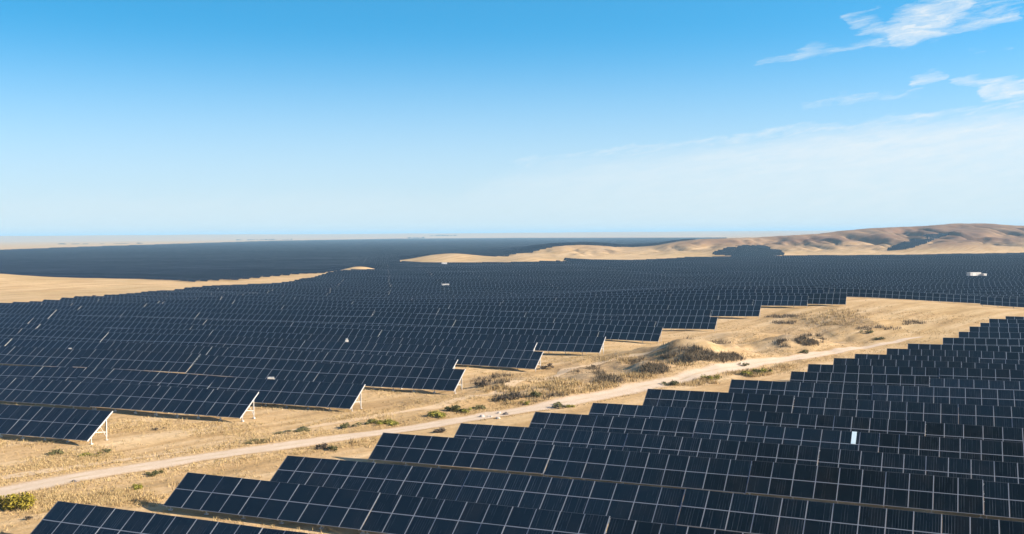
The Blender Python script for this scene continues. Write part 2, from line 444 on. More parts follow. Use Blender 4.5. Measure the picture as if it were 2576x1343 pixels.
def np_mesh(name, co, faces, mats, smooth=False):
    me = bpy.data.meshes.new(name)
    nf, k = faces.shape
    me.vertices.add(len(co)); me.vertices.foreach_set('co', np.ascontiguousarray(co, np.float32).ravel())
    me.loops.add(nf * k); me.loops.foreach_set('vertex_index', np.ascontiguousarray(faces, np.int32).ravel())
    me.polygons.add(nf); me.polygons.foreach_set('loop_start', np.arange(0, nf * k, k, dtype=np.int32))
    me.update(calc_edges=True)
    for m in mats: me.materials.append(m)
    if smooth: me.polygons.foreach_set('use_smooth', np.ones(nf, bool))
    me.validate(); return me

# ------------------------------------------------------------------ ground and hills
az = np.concatenate((np.arange(-180, -44, 4.0), np.arange(-44, -31, .6), np.arange(-31, 36, .16), np.arange(36, 48, .6), np.arange(48, 180, 4.0)))
az = R(1) * az
rr = np.concatenate((12 * 1.0105 ** np.arange(0, 425), np.arange(1020, 2050, 6.0), 2056 * 1.0115 ** np.arange(0, 265)))
AZ, RR = np.meshgrid(az, rr)
gx, gy = RR * np.sin(AZ), RR * np.cos(AZ)
gz = terrain(gx, gy)
nr, na = gx.shape
co = np.stack((gx, gy, gz), -1).reshape(-1, 3)
ii, jj = np.meshgrid(np.arange(nr - 1), np.arange(na), indexing='ij')
j2 = (jj + 1) % na
faces = np.stack((ii * na + jj, ii * na + j2, (ii + 1) * na + j2, (ii + 1) * na + jj), -1)[..., ::-1].reshape(-1, 4)
hmask = (hills_height(gx, gy) > 0.6)
hm_face = hmask[:-1][:, np.arange(na)].reshape(-1)
scrub = np.clip(hills_height(gx, gy) / 14, 0, 1) * sstep(1750, 2150, CX + F * gx / np.maximum(gy, 1)) * .8
scrub = np.maximum(scrub, np.clip(hills_height(gx, gy) / 20, 0, .6) * (gx > 120))
def scrub_at(px, py, rx, ry, v):
    fx, fy = flat(px, py); return v * np.exp(-(((gx - fx) / rx) ** 2 + ((gy - fy) / ry) ** 2) ** 2)
for a in ((1735, 892, 9, 12, .9), (1850, 903, 5, 8, .7), (1640, 928, 6, 8, .6), (2005, 862, 10, 12, .8), (1500, 955, 6, 8, .5), (1230, 960, 8, 9, .4)):
    scrub = np.maximum(scrub, scrub_at(*a))
hillf = np.clip((hills_height(gx, gy) - 2) / 12, 0, 1) * (.45 + .55 * sstep(1500, 2000, CX + F * gx / np.maximum(gy, 1))) * (gy > 1) * (gx > -110)
for px, py, rx, ry, v in ((1960, 606, 26, 60, 1.5), (2405, 568, 26, 50, 1.3), (2340, 585, 40, 40, .9), (2475, 612, 26, 60, 1.0), (2560, 585, 30, 80, 1.0), (2170, 578, 60, 30, .9),
                          (1840, 600, 40, 40, .8), (1530, 632, 26, 60, .9), (2520, 600, 20, 60, 1.1), (2120, 610, 16, 50, .7), (2240, 592, 20, 60, .6), (1730, 615, 24, 60, .6)):
    hx, hy, hz_ = hit(px, py); scrub = np.maximum(scrub, v * np.exp(-(((gx - hx) / rx) ** 2 + ((gy - hy) / ry) ** 2)))
bw = np.exp(-(((gx - 55) * .68 + (gy - 250) * .73) / 95) ** 4 - (((gx - 55) * .73 - (gy - 250) * .68) / 17) ** 4) * np.clip((fbm(gx / 16, gy / 20, 131, 4) - .42) * 6, 0, 1)
scrub = np.maximum(scrub, .75 * bw)
def sub_mesh(name, mask):
    fs = faces[mask]; used, inv = np.unique(fs, return_inverse=True)
    me = np_mesh(name, co[used], inv.reshape(fs.shape), [M_GROUND], True)
    a = me.attributes.new('scrub', 'FLOAT', 'POINT'); a.data.foreach_set('value', scrub.reshape(-1)[used].astype(np.float32))
    a = me.attributes.new('hill', 'FLOAT', 'POINT'); a.data.foreach_set('value', hillf.reshape(-1)[used].astype(np.float32))
    return me
gmesh = sub_mesh('ground', ~hm_face)
tag(link('ground', gmesh), 'sandy dry plain with sparse tan grass under the solar racks', None, None, 'structure')
tag(link('hills', sub_mesh('hills', hm_face)), 'bare tan hills with brown scrub rising behind the solar field', None, None, 'structure')
# the patch under the camera
capv = [(0, 0, float(terrain(0, 1e-3)))]
cme = bpy.data.meshes.new('ground'); ring = co[:na]
cme.from_pydata(capv + [tuple(p) for p in ring], [], [(0, 1 + (k + 1) % na, 1 + k) for k in range(na)]); cme.materials.append(M_GROUND)
bpy.context.view_layer.update()
tag(link('ground', cme), 'sandy ground patch straight below the viewpoint', None, None, 'structure')

def strip(name, pix, width, lift, mat, label, wob=.25):
    P = np.array([hit(*p) for p in pix])
    # resample by smooth interpolation
    seg = np.r_[0, np.cumsum(np.hypot(*(np.diff(P[:, :2], axis=0).T)))]
    s = np.arange(0, seg[-1], 1.5)
    X = np.interp(s, seg, P[:, 0]); Y = np.interp(s, seg, P[:, 1])
    kern = np.hanning(15); kern /= kern.sum()
    pad = lambda a: np.convolve(np.r_[[a[0]] * 7, a, [a[-1]] * 7], kern, 'valid')
    X, Y = pad(X), pad(Y)
    W = np.interp(s, seg, width)
    tx, ty = np.gradient(X), np.gradient(Y); n = np.hypot(tx, ty); tx, ty = tx / n, ty / n
    K = 9; cos, uvs = [], []
    for k in range(K):
        u = k / (K - 1); off = (u - .5) * W * (1 + wob * (fbm(s / 6, s * 0 + k // 5, 71, 3) - .5) * 2)
        x = X + ty * off; y = Y - tx * off
        cos.append(np.stack((x, y, terrain(x, y) + lift), -1)); uvs.append(np.stack((np.full_like(s, u), s), -1))
    m = len(s)
    co_ = np.concatenate(cos); uv_ = np.concatenate(uvs)
    a, b_ = np.meshgrid(np.arange(K - 1), np.arange(m - 1), indexing='ij')
    fs = np.stack((a * m + b_, a * m + b_ + 1, (a + 1) * m + b_ + 1, (a + 1) * m + b_), -1).reshape(-1, 4)[:, ::-1]
    me = np_mesh(name, co_, fs, [mat], True)
    ul = me.uv_layers.new(name='UVMap')
    ul.data.foreach_set('uv', uv_[fs.reshape(-1)].astype(np.float32).ravel())
    return tag(link(name, me), label, None, None, 'structure')
ROADPX = [(-260, 1290), (-120, 1262), (0, 1240), (80, 1222), (200, 1199), (420, 1163), (600, 1137), (800, 1110), (965, 1088), (1100, 1066), (1250, 1042), (1380, 1020),
          (1500, 999), (1640, 968), (1760, 937), (1900, 914), (2050, 892), (2150, 876), (2250, 860), (2330, 846)]
strip('dirt_road', ROADPX, [5.3, 5.3, 5.3, 5.2, 5.0, 4.7, 4.5, 4.5, 4.5, 4.5, 4.9, 5.4, 6.0, 6.4, 6.2, 5.4, 4.6, 3.9, 3.0, 1.3], .05, M_ROAD, 'pale dirt track running between the two rack fields')
M_TRACK = plain('worn_ground', (.60, .42, .24), 1.0, 0, .22, .25)
strip('worn_track', [(-80, 1216), (0, 1203), (150, 1180), (300, 1157), (420, 1141), (520, 1128)], [1.6, 1.7, 1.9, 1.6, 1.3, .5], .04, M_TRACK, 'faint worn wheel track running into the pale dirt track', .9)
strip('worn_track', [(690, 1090), (850, 1062), (1000, 1037), (1150, 1008), (1290, 968), (1420, 932), (1560, 893), (1700, 860)], [.5, 1.6, 2.2, 2.4, 2.6, 2.6, 2.4, .6], .04, M_TRACK, 'faint worn track along the foot of the tall racks', .9)
# ------------------------------------------------------------------ solar racks
A = R(22.8)
U = np.array((math.sin(A), math.cos(A))); V = np.array((math.cos(A), -math.sin(A)))
class Kind:
    def __init__(s, n, cw, ch, tilt, clear, bent):
        s.n, s.cw, s.ch, s.tilt, s.c, s.bent = n, cw, ch, R(tilt), clear, bent
        s.len = n * cw + .02; s.L = 2 * ch
        s.dep = s.L * math.cos(s.tilt); s.top = clear + s.L * math.sin(s.tilt)
KR = Kind(10, 2.28, 2.28, 34.0, .55, 2)      # field before the track
KL = Kind(14, 2.10, 2.80, 35.0, .55, 2)      # field beyond the track
M_FAR_R = far_material('panel_rows_near_field', KR.cw, KR.ch, 2)
M_FAR_L = far_material('panel_rows_beyond_track', KL.cw, KL.ch, 2)

def panel_mesh(k, upper):
    """dark framed module pair; a bright joint strip runs up its right side and along its lower edge"""
    b = MB(); w_, h_ = k.cw - .006, k.ch - .006; z = .04
    js = .075 if k is KR else .06; e = .02
    lo = js if upper else .035
    X = (0, e, w_ - js, w_); Y = (0, lo, h_ - e, h_)
    b.quad([(X[1], Y[1], z - .003), (X[2], Y[1], z - .003), (X[2], Y[2], z - .003), (X[1], Y[2], z - .003)], 0, [(X[1], Y[1]), (X[2], Y[1]), (X[2], Y[2]), (X[1], Y[2])])
    b.box(X[2], X[3], 0, h_, 0, z + .004, 1)                 # joint strip up the slope
    b.box(0, X[2] - .001, 0, lo, 0, z + .002, 1)             # joint strip along the row
    b.box(0, e, lo + .001, h_, 0, z, 2)
    b.box(e + .001, X[2] - .001, Y[2], h_, 0, z, 2)
    b.quad([(e, h_ - e, .004), (X[2], h_ - e, .004), (X[2], lo, .004), (e, lo, .004)], 2)
    return b.mesh('solar_panel', [M_GLASS, M_FRAME, M_DARK])
def slope_pt(k, x, t, off=0.0):
    ct, st = math.cos(k.tilt), math.sin(k.tilt)
    return (x, -k.dep / 2 + t * ct - off * st, k.c + t * st + off * ct)
def bents(k): return [-(k.n * k.cw) / 2 + .25 + i * (k.n * k.cw - .5) / (k.n // k.bent) for i in range(k.n // k.bent + 1)]
def support_mesh(k):
    b = MB(); hl = k.n * k.cw / 2
    for t in (.22 * k.L / 2, .78 * k.L / 2, 1.22 * k.L / 2, 1.78 * k.L / 2):
        b.beam(slope_pt(k, -hl - .08, t, -.05), slope_pt(k, hl + .08, t, -.05), .06, .09)
    for x in bents(k):
        b.beam(slope_pt(k, x, .05, -.15), slope_pt(k, x, k.L - .05, -.15), .07, .12)
        p = slope_pt(k, x, k.L * .52, -.2); yr = slope_pt(k, x, k.L * .78)[1]
        b.beam((x + .04, yr, .5), p, .05, .05)
        yf = slope_pt(k, x, k.L * .22)[1]
    return b.mesh('support_frame', [M_STEEL])
def post_mesh(k, t):
    b = MB(); p = slope_pt(k, 0, t, -.2)
    b.beam((0, 0, -.6), (0, 0, p[2]), .10, .10)
    b.box(-.17, .17, -.17, .17, -.5, .06)
    return b.mesh('post', [M_STEEL])
PARTS = {}
ENDS = {}
def end_mesh(kn, sx):
    if (kn, sx) not in ENDS:
        k = KR if kn == 'R' else KL; hl = k.n * k.cw / 2; b = MB()
        if kn == 'L':
            b.beam(slope_pt(k, sx * (hl + .04), -.05, .0), slope_pt(k, sx * (hl + .04), k.L + .05, .0), .08, .16)
            x = sx * (hl - .3); yr = slope_pt(k, x, k.L * .8)
            b.beam((x, yr[1], yr[2] * .35), slope_pt(k, x, k.L * .3, -.1), .09, .09)
            b.beam((x, yr[1] + .03, .5), (x, yr[1] + .03, yr[2] - .1), .16, .16)
        else:
            b.beam(slope_pt(k, sx * (hl + .03), -.02, .0), slope_pt(k, sx * (hl + .03), k.L + .02, .0), .05, .10)
        ENDS[(kn, sx)] = b.mesh('end_rail', [M_STEEL if kn == 'L' else M_DARK])
    return ENDS[(kn, sx)]
for nm, k in (('R', KR), ('L', KL)):
    PARTS[nm] = ((panel_mesh(k, False), panel_mesh(k, True)), support_mesh(k), post_mesh(k, k.L * .2), post_mesh(k, k.L * .8))
def far_mesh(k, mat):
    b = MB(); hl = k.n * k.cw / 2; z = .05
    P = [slope_pt(k, -hl, 0, z), slope_pt(k, hl, 0, z), slope_pt(k, hl, k.L, z), slope_pt(k, -hl, k.L, z)]
    Q_ = [slope_pt(k, -hl, 0, 0), slope_pt(k, hl, 0, 0), slope_pt(k, hl, k.L, 0), slope_pt(k, -hl, k.L, 0)]
    b.quad(P, 0, [(0, 0), (2 * hl, 0), (2 * hl, k.L), (0, k.L)])
    b.quad(Q_[::-1], 2)
    for i in range(4):
        j = (i + 1) % 4; b.quad([Q_[i], Q_[j], P[j], P[i]], 1)
    for x in bents(k):
        for t in (.2 * k.L, .8 * k.L):
            p = slope_pt(k, x, t, -.05); b.beam((x, p[1], -.6), (x, p[1], p[2]), .1, .1, 1)
    return b.mesh('solar_rack', [mat, M_STEEL, M_DARK])
FAR = {'R': far_mesh(KR, M_FAR_R), 'L': far_mesh(KL, M_FAR_L)}

rng_ = random.Random(7)
RACKS = []       # dicts: kind, pos, slope, row, idx, field
def add_row(kn, u, v_start, direction, count, field, row, keep=None, clip=False):
    """racks laid end to end from v_start along +V or -V at depth u (u at the middle of the rack)"""
    k = KR if kn == 'R' else KL
    for i in range(count):
        va = v_start + direction * i * k.len; vb = va + direction * k.len
        lo, hi = min(va, vb), max(va, vb); nn = k.n
        if clip:
            vs = lo + (np.arange(k.n) + .5) * k.cw
            ok = np.array([keep(*(U * u + V * q_)) for q_ in vs])
            if not ok.any(): continue
            i0 = int(np.argmax(ok)); i1 = k.n - int(np.argmax(ok[::-1]))
            lo, hi = lo + i0 * k.cw, lo + i1 * k.cw; nn = i1 - i0
        vm = (lo + hi) / 2
        pl, ph, pm = U * u + V * lo, U * u + V * hi, U * u + V * vm
        if not clip and keep is not None and not keep(pm[0], pm[1], pl, ph): continue
        zl, zh = float(terrain(*pl)), float(terrain(*ph))
        RACKS.append(dict(kind=kn, pos=(pm[0], pm[1], (zl + zh) / 2 + max(-.2, min(.2, rng_.gauss(0, .07)))), slope=math.atan2(zh - zl, hi - lo), row=row, idx=i, field=field, u=u, v=vm, nn=nn,
                          full=nn == k.n, end=(0 if i else (-1 if direction > 0 else 1)), jit=rng_.gauss(0, .016)))
# --- rows before the track: top left corner of each row as seen
NEAR_ENDS = [(147, 1260), (473, 1191), (723, 1143), (965, 1090), (1160, 1064), (1347, 1035), (1492, 1013), (1630, 980), (1840, 953), (1991, 936), (2034, 915),
             (2098, 902), (2151, 891), (2231, 877), (2283, 865), (2371, 850), (2411, 835), (2438, 821), (2465, 812), (2487, 802), (2528, 795)]
for r_, (px, py) in enumerate(NEAR_ENDS):
    p = hit(px, py, KR.top)
    u = p[:2] @ U - KR.dep / 2; v = p[:2] @ V
    n = int((260 if u < 200 else 330 * .95) / KR.len) + 1
    def keep(x, y, pl, ph): return y > 20 and pl[0] / max(pl[1], 1) < .62
    add_row('R', u, v, 1, n, 'before', r_ + 1, keep)
LAST_NEAR_U = u
# --- rows beyond the track: top right corner of each row
BEYOND_ENDS = [(283, 1035), (650, 990), (918, 968), (1170, 926), (1150, 905), (1365, 882), (1350, 864), (1523, 848), (1508, 834), (1667, 823), (1650, 808), (1806, 797),
               (1790, 780), (1915, 766), (1896, 752), (2034, 742), (2130, 738)]
last_u = 0
for r_, (px, py) in enumerate(BEYOND_ENDS):
    p = hit(px, py, KL.top)
    u = p[:2] @ U - KL.dep / 2; v = p[:2] @ V
    def keep(x, y, pl, ph): return y > 20 and ph[0] / max(ph[1], 1) > -.60
    yl = (300, 335, 362, 391, 412, 457, 527, 565); xl = (-900, -420, -300, -190, -177, -153, -145, -125)
    def keepc(x, y): return y > 20 and x / y > -.60 and (y < 300 or x > np.interp(y, yl, xl))
    full = all(keepc(*(U * u + V * (v - q_))) for q_ in np.arange(0, 120, 5.0)) and U[1] * u - V[1] * -200 < 300
    add_row('L', u, v, -1, 22, 'beyond', r_ + 1, keepc, True)
    if r_ > 6:
        def keepf(x, y): return keepc(x, y) and 290 < y < 560 and x < np.interp(y, yl, xl) + 60
        for fr_ in (.33, .67): add_row('L', u - (u - last_u) * fr_, v, -1, 22, 'edge', r_ + 1, keepf, True)
    print('BEYOND', r_ + 1, round(u, 1), [round(float(q), 1) for q in p]); last_u = u
# edges of the large fields on the ground plan (metres)
L_POLY = [(-700, 230), (-420, 335), (-300, 362), (-190, 391), (-177, 412), (-153, 457), (-145, 527), (-125, 565), (-121, 701), (-112, 754), (-104, 860), (-100, 962), (-53, 925), (10, 925), (30, 930), (44, 935), (112, 372), (100, 340), (-100, 240)]
def bx(y): return 112 - .122 * (y - 372)
def v_at_bx(u): return (112 + 45.4 - .122 * u * U[1] - u * U[0]) / (V[0] + .122 * V[1])
r_ = len(BEYOND_ENDS); u = last_u
while u < 980:
    u += 11.0 + 1.5 * math.sin(u * .7); r_ += 1
    def keep(x, y): return bool(inside(L_POLY, x, y)) and x / y > -.62 and ((x + 112) / 17) ** 2 + ((y - 766) / 26) ** 2 > 1 and ((x - 18) / 36) ** 2 + ((y - 985) / 60) ** 2 > 1
    add_row('L', u, v_at_bx(u) - .3 - rng_.random() * 2.1, -1, 34, 'beyond', r_, keep, True)
# --- field behind the crest, up to the foot of the hills
B_POLY = [(122, 392), (150, 368), (172, 348), (210, 345), (330, 300), (520, 250), (900, 250), (1000, 1200), (572, 1178), (427, 1118), (296, 1100), (211, 1089), (118, 1000), (43, 1020), (35, 930), (112, 370), (122, 392)]
r_ = 0; u = LAST_NEAR_U
while u < 1420:
    u += 14.0; r_ += 1
    def keep(x, y): return bool(inside(B_POLY, x, y)) and x / y < .62 and ((x - 18) / 36) ** 2 + ((y - 985) / 60) ** 2 > 1
    add_row('R', u, v_at_bx(u) + .3 + rng_.random() * 2.28, 1, 52, 'behind', r_, keep, True)
# two rack blocks on the hill slopes
def slope_block(pix_poly, name, tag_row):
    c = np.array([hit(*p)[:2] for p in pix_poly]); us = c @ U; vs = c @ V
    uu = us.min(); rr_ = 0
    while uu < us.max():
        uu += 9.0; rr_ += 1
        def keep(x, y):
            q_ = proj(np.array((x, y, float(terrain(x, y)) + 1.0))); return bool(inside(pix_poly, q_[0], q_[1]))
        add_row('R', uu, vs.min(), 1, int((vs.max() - vs.min()) / KR.len) + 1, name, rr_, keep, True)
slope_block([(1788, 640), (1800, 634), (1832, 624), (1880, 618.5), (1920, 620), (1960, 632), (1972, 641), (1880, 646)], 'slope', 0)
slope_block([(2228, 629), (2290, 605), (2340, 588), (2398, 588), (2370, 596), (2300, 622), (2260, 631)], 'slope', 0)

# which racks show largest
for r in RACKS:
    k = KR if r['kind'] == 'R' else KL
    h2 = k.len / 2
    P = []
    ct, st_ = math.cos(r['slope']), math.sin(r['slope'])
    for sv in (-1, 1):
        for (du, dz_) in ((-k.dep / 2, k.c), (k.dep / 2, k.top)):
            xy = np.array(r['pos'][:2]) + V * sv * h2 * ct + U * du
            P.append((xy[0], xy[1], r['pos'][2] + dz_ + sv * h2 * st_))
    q_ = proj(np.array(P))
    cx0, cx1 = np.clip((q_[:, 0].min(), q_[:, 0].max()), 0, PW); cy0, cy1 = np.clip((q_[:, 1].min(), q_[:, 1].max()), 0, 1343)
    r['area'] = max(cx1 - cx0, 0) * max(cy1 - cy0, 0) if q_[:, 2].min() > 1 else 0
    r['dist'] = math.hypot(*r['pos'][:2])
order = sorted([r for r in RACKS if r['area'] > 0 and r['full'] and r['field'] not in ('slope', 'edge')], key=lambda r: -r['area'])
SINGLE = order[:298]
for r in SINGLE: r['single'] = True
ORD = ['first', 'second', 'third', 'fourth', 'fifth', 'sixth', 'seventh', 'eighth', 'ninth', 'tenth', 'eleventh', 'twelfth', 'thirteenth', 'fourteenth',
       'fifteenth', 'sixteenth', 'seventeenth', 'eighteenth', 'nineteenth', 'twentieth', 'twenty-first', 'twenty-second', 'twenty-third', 'twenty-fourth',
       'twenty-fifth', 'twenty-sixth', 'twenty-seventh', 'twenty-eighth', 'twenty-ninth', 'thirtieth']
# number the racks of a row by what the picture shows of them
byrow = {}
for r in SINGLE: byrow.setdefault((r['field'], r['row']), []).append(r)
rowno = {}
for f in ('before', 'beyond', 'behind'):
    rows = sorted(k[1] for k in byrow if k[0] == f)
    for i, q_ in enumerate(rows): rowno[(f, q_)] = i
def rack_label(r):
    key = (r['field'], r['row']); mates = sorted(byrow[key], key=lambda m: m['v'] if r['field'] != 'beyond' else -m['v'])
    i = mates.index(r); n = rowno[key]
    row = ORD[n] if n < len(ORD) else 'row %d' % (n + 1)
    if r['field'] == 'before':
        if i == 0: return 'dark solar rack at the track end of the %s row before the dirt track' % row
        return 'dark solar rack, %s from the track end in the %s row before the dirt track' % (ORD[i], row)
    if r['field'] == 'beyond':
        if i == 0: return 'tall solar rack at the bare-ground end of the %s row beyond the track' % row
        return 'tall solar rack, %s from the bare-ground end in the %s row beyond the track' % (ORD[i], row)
    return 'small solar rack, %s along the %s row behind the sandy crest' % (ORD[i], row)
GROUPS = {'before': 'solar racks in the field before the track', 'beyond': 'solar racks in the field beyond the track', 'behind': 'solar racks behind the sandy crest'}
NPAN = 0
for r in SINGLE:
    kn = r['kind']; k = KR if kn == 'R' else KL
    rot = (r['jit'], -r['slope'], -A)
    near = r['dist'] < (235 if kn == 'R' else 255)
    rt_ = rng_.random()
    root = link('solar_rack', None if near else FAR[kn], None, r['pos'], rot)
    tag(root, rack_label(r), 'solar rack', GROUPS[r['field']])
    r['root'] = root
    if not near: continue
    pm, sm, pf, pr = PARTS[kn]
    for i in range(k.n):
        for j in range(2):
            x = -k.n * k.cw / 2 + i * k.cw + .006
            loc = slope_pt(k, x, j * k.ch + .006, rng_.gauss(0, .004))
            o_ = link('solar_panel', pm[j], root, loc, (k.tilt + rng_.gauss(0, .004), rng_.gauss(0, .003), 0)); o_.color = (rt_, rt_, rt_, 1); NPAN += 1
    link('support_frame', sm, root)
    if r['end']: link('end_rail', end_mesh(kn, r['end']), root)
    if r['dist'] < 200:
        for x in bents(k):
            link('post', pf, root, (x, slope_pt(k, x, k.L * .2)[1], 0)); link('post', pr, root, (x, slope_pt(k, x, k.L * .8)[1], 0))
    else:
        b = MB()
        for x in bents(k):
            for t in (.2, .8):
                p = slope_pt(k, x, k.L * t, -.2); b.beam((x, p[1], -.6), (x, p[1], p[2]), .1, .1)
        key = 'legs' + kn
        if key not in PARTS: PARTS[key] = b.mesh('legs', [M_STEEL])
        link('legs', PARTS[key], root)
print('RACKS', len(RACKS), 'PANELS', NPAN)

# all the other racks: one mass
def mass(name, racks, extra_strips, label):
    co_, uv_, fc, tone, mi = [], [], [], [], []
    def addq(P, uvq, tn, m_):
        b0 = len(co_); co_.extend(P); uv_.extend(uvq); fc.append((b0, b0 + 1, b0 + 2, b0 + 3)); tone.extend([tn] * 4); mi.append(m_)
    for r in racks:
        k = KR if r['kind'] == 'R' else KL; h2 = r['nn'] * k.cw / 2
        M = Matrix.Translation(r['pos']) @ (Matrix.Rotation(-A, 4, 'Z') @ Matrix.Rotation(-r['slope'], 4, 'Y') @ Matrix.Rotation(r['jit'], 4, 'X'))
        tn = .25 * rng_.random() + .75 * float(fbm(r['u'] / 60, r['v'] / 120, 111, 3))
        T = [tuple(M @ Vector(slope_pt(k, sx * h2, t, .05))) for sx, t in ((-1, 0), (1, 0), (1, k.L), (-1, k.L))]
        B = [tuple(M @ Vector(slope_pt(k, sx * h2, t, 0))) for sx, t in ((-1, 0), (1, 0), (1, k.L), (-1, k.L))]
        addq(T, [(0, 0), (2 * h2, 0), (2 * h2, k.L), (0, k.L)], tn, 0 if r['kind'] == 'R' else 1)
        addq(B[::-1], [(0, 0)] * 4, tn, 2)
        for i in range(4):
            j = (i + 1) % 4; addq([B[i], B[j], T[j], T[i]], [(0, 0)] * 4, tn, 3)
        if r['dist'] < 700:
            for x in (-h2 * .9, -h2 * .3, h2 * .3, h2 * .9):
                for t in (.2, .8):
                    p = slope_pt(k, x, k.L * t)
                    a = [tuple(M @ Vector((x + ox, p[1], z))) for ox, z in ((-.08, -.5), (.08, -.5), (.08, p[2]), (-.08, p[2]))]
                    c_ = [tuple(M @ Vector((x, p[1] + ox, z))) for ox, z in ((-.08, -.5), (.08, -.5), (.08, p[2]), (-.08, p[2]))]
                    addq(a, [(0, 0)] * 4, tn, 3); addq(c_, [(0, 0)] * 4, tn, 3)
    for T, uvq, tn in extra_strips: addq(T, uvq, tn, 1)
    me = np_mesh(name, np.array(co_), np.array(fc), [M_FAR_R, M_FAR_L, M_DARK, M_STEEL])
    me.polygons.foreach_set('material_index', np.array(mi, np.int32))
    ul = me.uv_layers.new(name='UVMap'); ul.data.foreach_set('uv', np.array(uv_, np.float32).ravel())
    at = me.attributes.new('tone', 'FLOAT', 'POINT'); at.data.foreach_set('value', np.array(tone, np.float32))
    return tag(link(name, me), label, 'solar field', None, 'stuff')
mass('solar_racks', [r for r in RACKS if not r.get('single')], [], 'endless mass of small dark solar racks filling the middle distance')
# the far plain, rows kilometres long
F_POLY = [(-900, 560), (-420, 640), (-250, 622), (-200, 622), (-168, 668), (-146, 722), (-120, 790), (-106, 860), (-102, 965), (-112, 1060), (-60, 1130), (60, 1330), (280, 1700), (560, 3000), (1000, 5100), (814, 5230), (31, 6375), (-713, 6570), (-1142, 5150),
          (-1091, 2927), (-1043, 2146), (-1750, 1750), (-1500, 900)]
strips = []
u = 500.0; k = KL; ct, st_ = math.cos(k.tilt), math.sin(k.tilt)
while u < 7800:
    u += 11.0 if u < 1100 else 22.0 if u < 2500 else 30.0
    step = 6.3 if u < 1150 else 29.65 * (1 if u < 1800 else 3)
    v = np.arange(-4200, 1500, step); vm = v + step / 2
    P = U[None] * u + V[None] * vm[:, None]
    ok = inside(F_POLY, P[:, 0], P[:, 1]) & (P[:, 0] > -.64 * P[:, 1]) & (((P[:, 0] + 112) / 17) ** 2 + ((P[:, 1] - 766) / 26) ** 2 > 1)
    for va in v[ok]:
        pa, pb = U * u + V * va, U * u + V * (va + step - .3)
        za, zb_ = float(terrain(*pa)), float(terrain(*pb)); hd = k.dep / 2
        T = [(*(pa - U * hd), za + k.c), (*(pb - U * hd), zb_ + k.c), (*(pb + U * hd), zb_ + k.top), (*(pa + U * hd), za + k.top)]
        tn = .15 * rng_.random() + .85 * float(fbm(u / 240, va / 500, 113, 3)); strips.append((T, [(0, 0), (step, 0), (step, k.L), (0, k.L)], tn))
mass('far_solar_field', [], strips, 'far blue-grey plain covered edge to edge with solar rows')

# >>>PART2
# ------------------------------------------------------------------ plants
def leaf_material(name, ca, cb, rough=.8):
    m, t, b = material(name)
    at = t.node('ShaderNodeAttribute', attribute_name='tone')
    c = t.mix(at.outputs['Fac'], ca, cb)
    t.l.new(c, b.inputs['Base Color']); b.inputs['Roughness'].default_value = rough
    b.inputs['Specular IOR Level'].default_value = .2
    return m
M_GRASS = leaf_material('dry_grass', (.30, .205, .085), (.56, .41, .20))
M_BRUSH = leaf_material('brown_brush', (.080, .058, .036), (.250, .185, .110))
M_YELLOW = leaf_material('yellow_leaves', (.12, .10, .014), (.40, .31, .035))
M_OLIVE = leaf_material('olive_leaves', (.060, .062, .022), (.185, .170, .060))
M_GREEN = leaf_material('green_leaves', (.120, .115, .018), (.360, .315, .050))
M_BROWN = leaf_material('brown_twigs', (.055, .042, .032), (.170, .125, .085))
M_WOOD = plain('bark', (.10, .075, .05), .9, 0, .3, 6.0)

def tris_mesh(name, co_, fc, tone, mats):
    me = np_mesh(name, np.asarray(co_, float), np.asarray(fc), mats)
    a = me.attributes.new('tone', 'FLOAT', 'POINT'); a.data.foreach_set('value', np.asarray(tone, np.float32)); return me
NP = np.random.RandomState(11)
def blades(P, n, h0, h1, spread, wd, lean=.5, tone_base=None):
    """n upright blades round each point of P"""
    N = len(P); M_ = N * n
    base = np.repeat(P, n, 0) + np.c_[NP.normal(0, 1, (M_, 2)) * np.repeat(np.atleast_1d(spread), n if np.ndim(spread) else 1)[:, None] * (1 if np.ndim(spread) else np.ones((M_, 1))), np.zeros(M_)] if np.ndim(spread) else \
        np.repeat(P, n, 0) + np.c_[NP.normal(0, spread, (M_, 2)), np.zeros(M_)]
    base[:, 2] = terrain(base[:, 0], base[:, 1]) - .03
    hgt = NP.uniform(h0, h1, M_); an = NP.uniform(0, 2 * math.pi, M_)
    side = np.c_[np.cos(an), np.sin(an), np.zeros(M_)] * (wd * NP.uniform(.6, 1.4, M_) / 2)[:, None]
    tip = base + np.c_[NP.normal(0, lean, (M_, 2)) * hgt[:, None], hgt]
    co_ = np.stack((base - side, base + side, tip), 1).reshape(-1, 3)
    fc = np.arange(M_ * 3).reshape(-1, 3)
    tb = np.repeat(NP.uniform(0, 1, N), n) * .6 + NP.uniform(0, .4, M_)
    return co_, fc, np.repeat(tb, 3)
CORR = [(-60, 1343), (-60, 1110), (0, 1104), (200, 1112), (290, 1050), (620, 1065), (660, 1005), (900, 1035), (930, 980), (1140, 995), (1180, 930), (1345, 930), (1375, 888), (1505, 888), (1530, 856), (1650, 862), (1680, 835), (1790, 842), (1815, 805),
        (1910, 810), (1925, 778), (2030, 782), (2125, 760), (2160, 752), (2300, 782), (2530, 797), (2455, 815), (2400, 850), (2240, 880), (2010, 937), (1850, 955), (1640, 982), (1500, 1015), (1350, 1037), (1160, 1066), (970, 1092), (900, 1155), (730, 1145), (660, 1205),
        (480, 1195), (390, 1285), (150, 1262), (60, 1343)]
ROADW = np.array([hit(*p)[:2] for p in ROADPX])
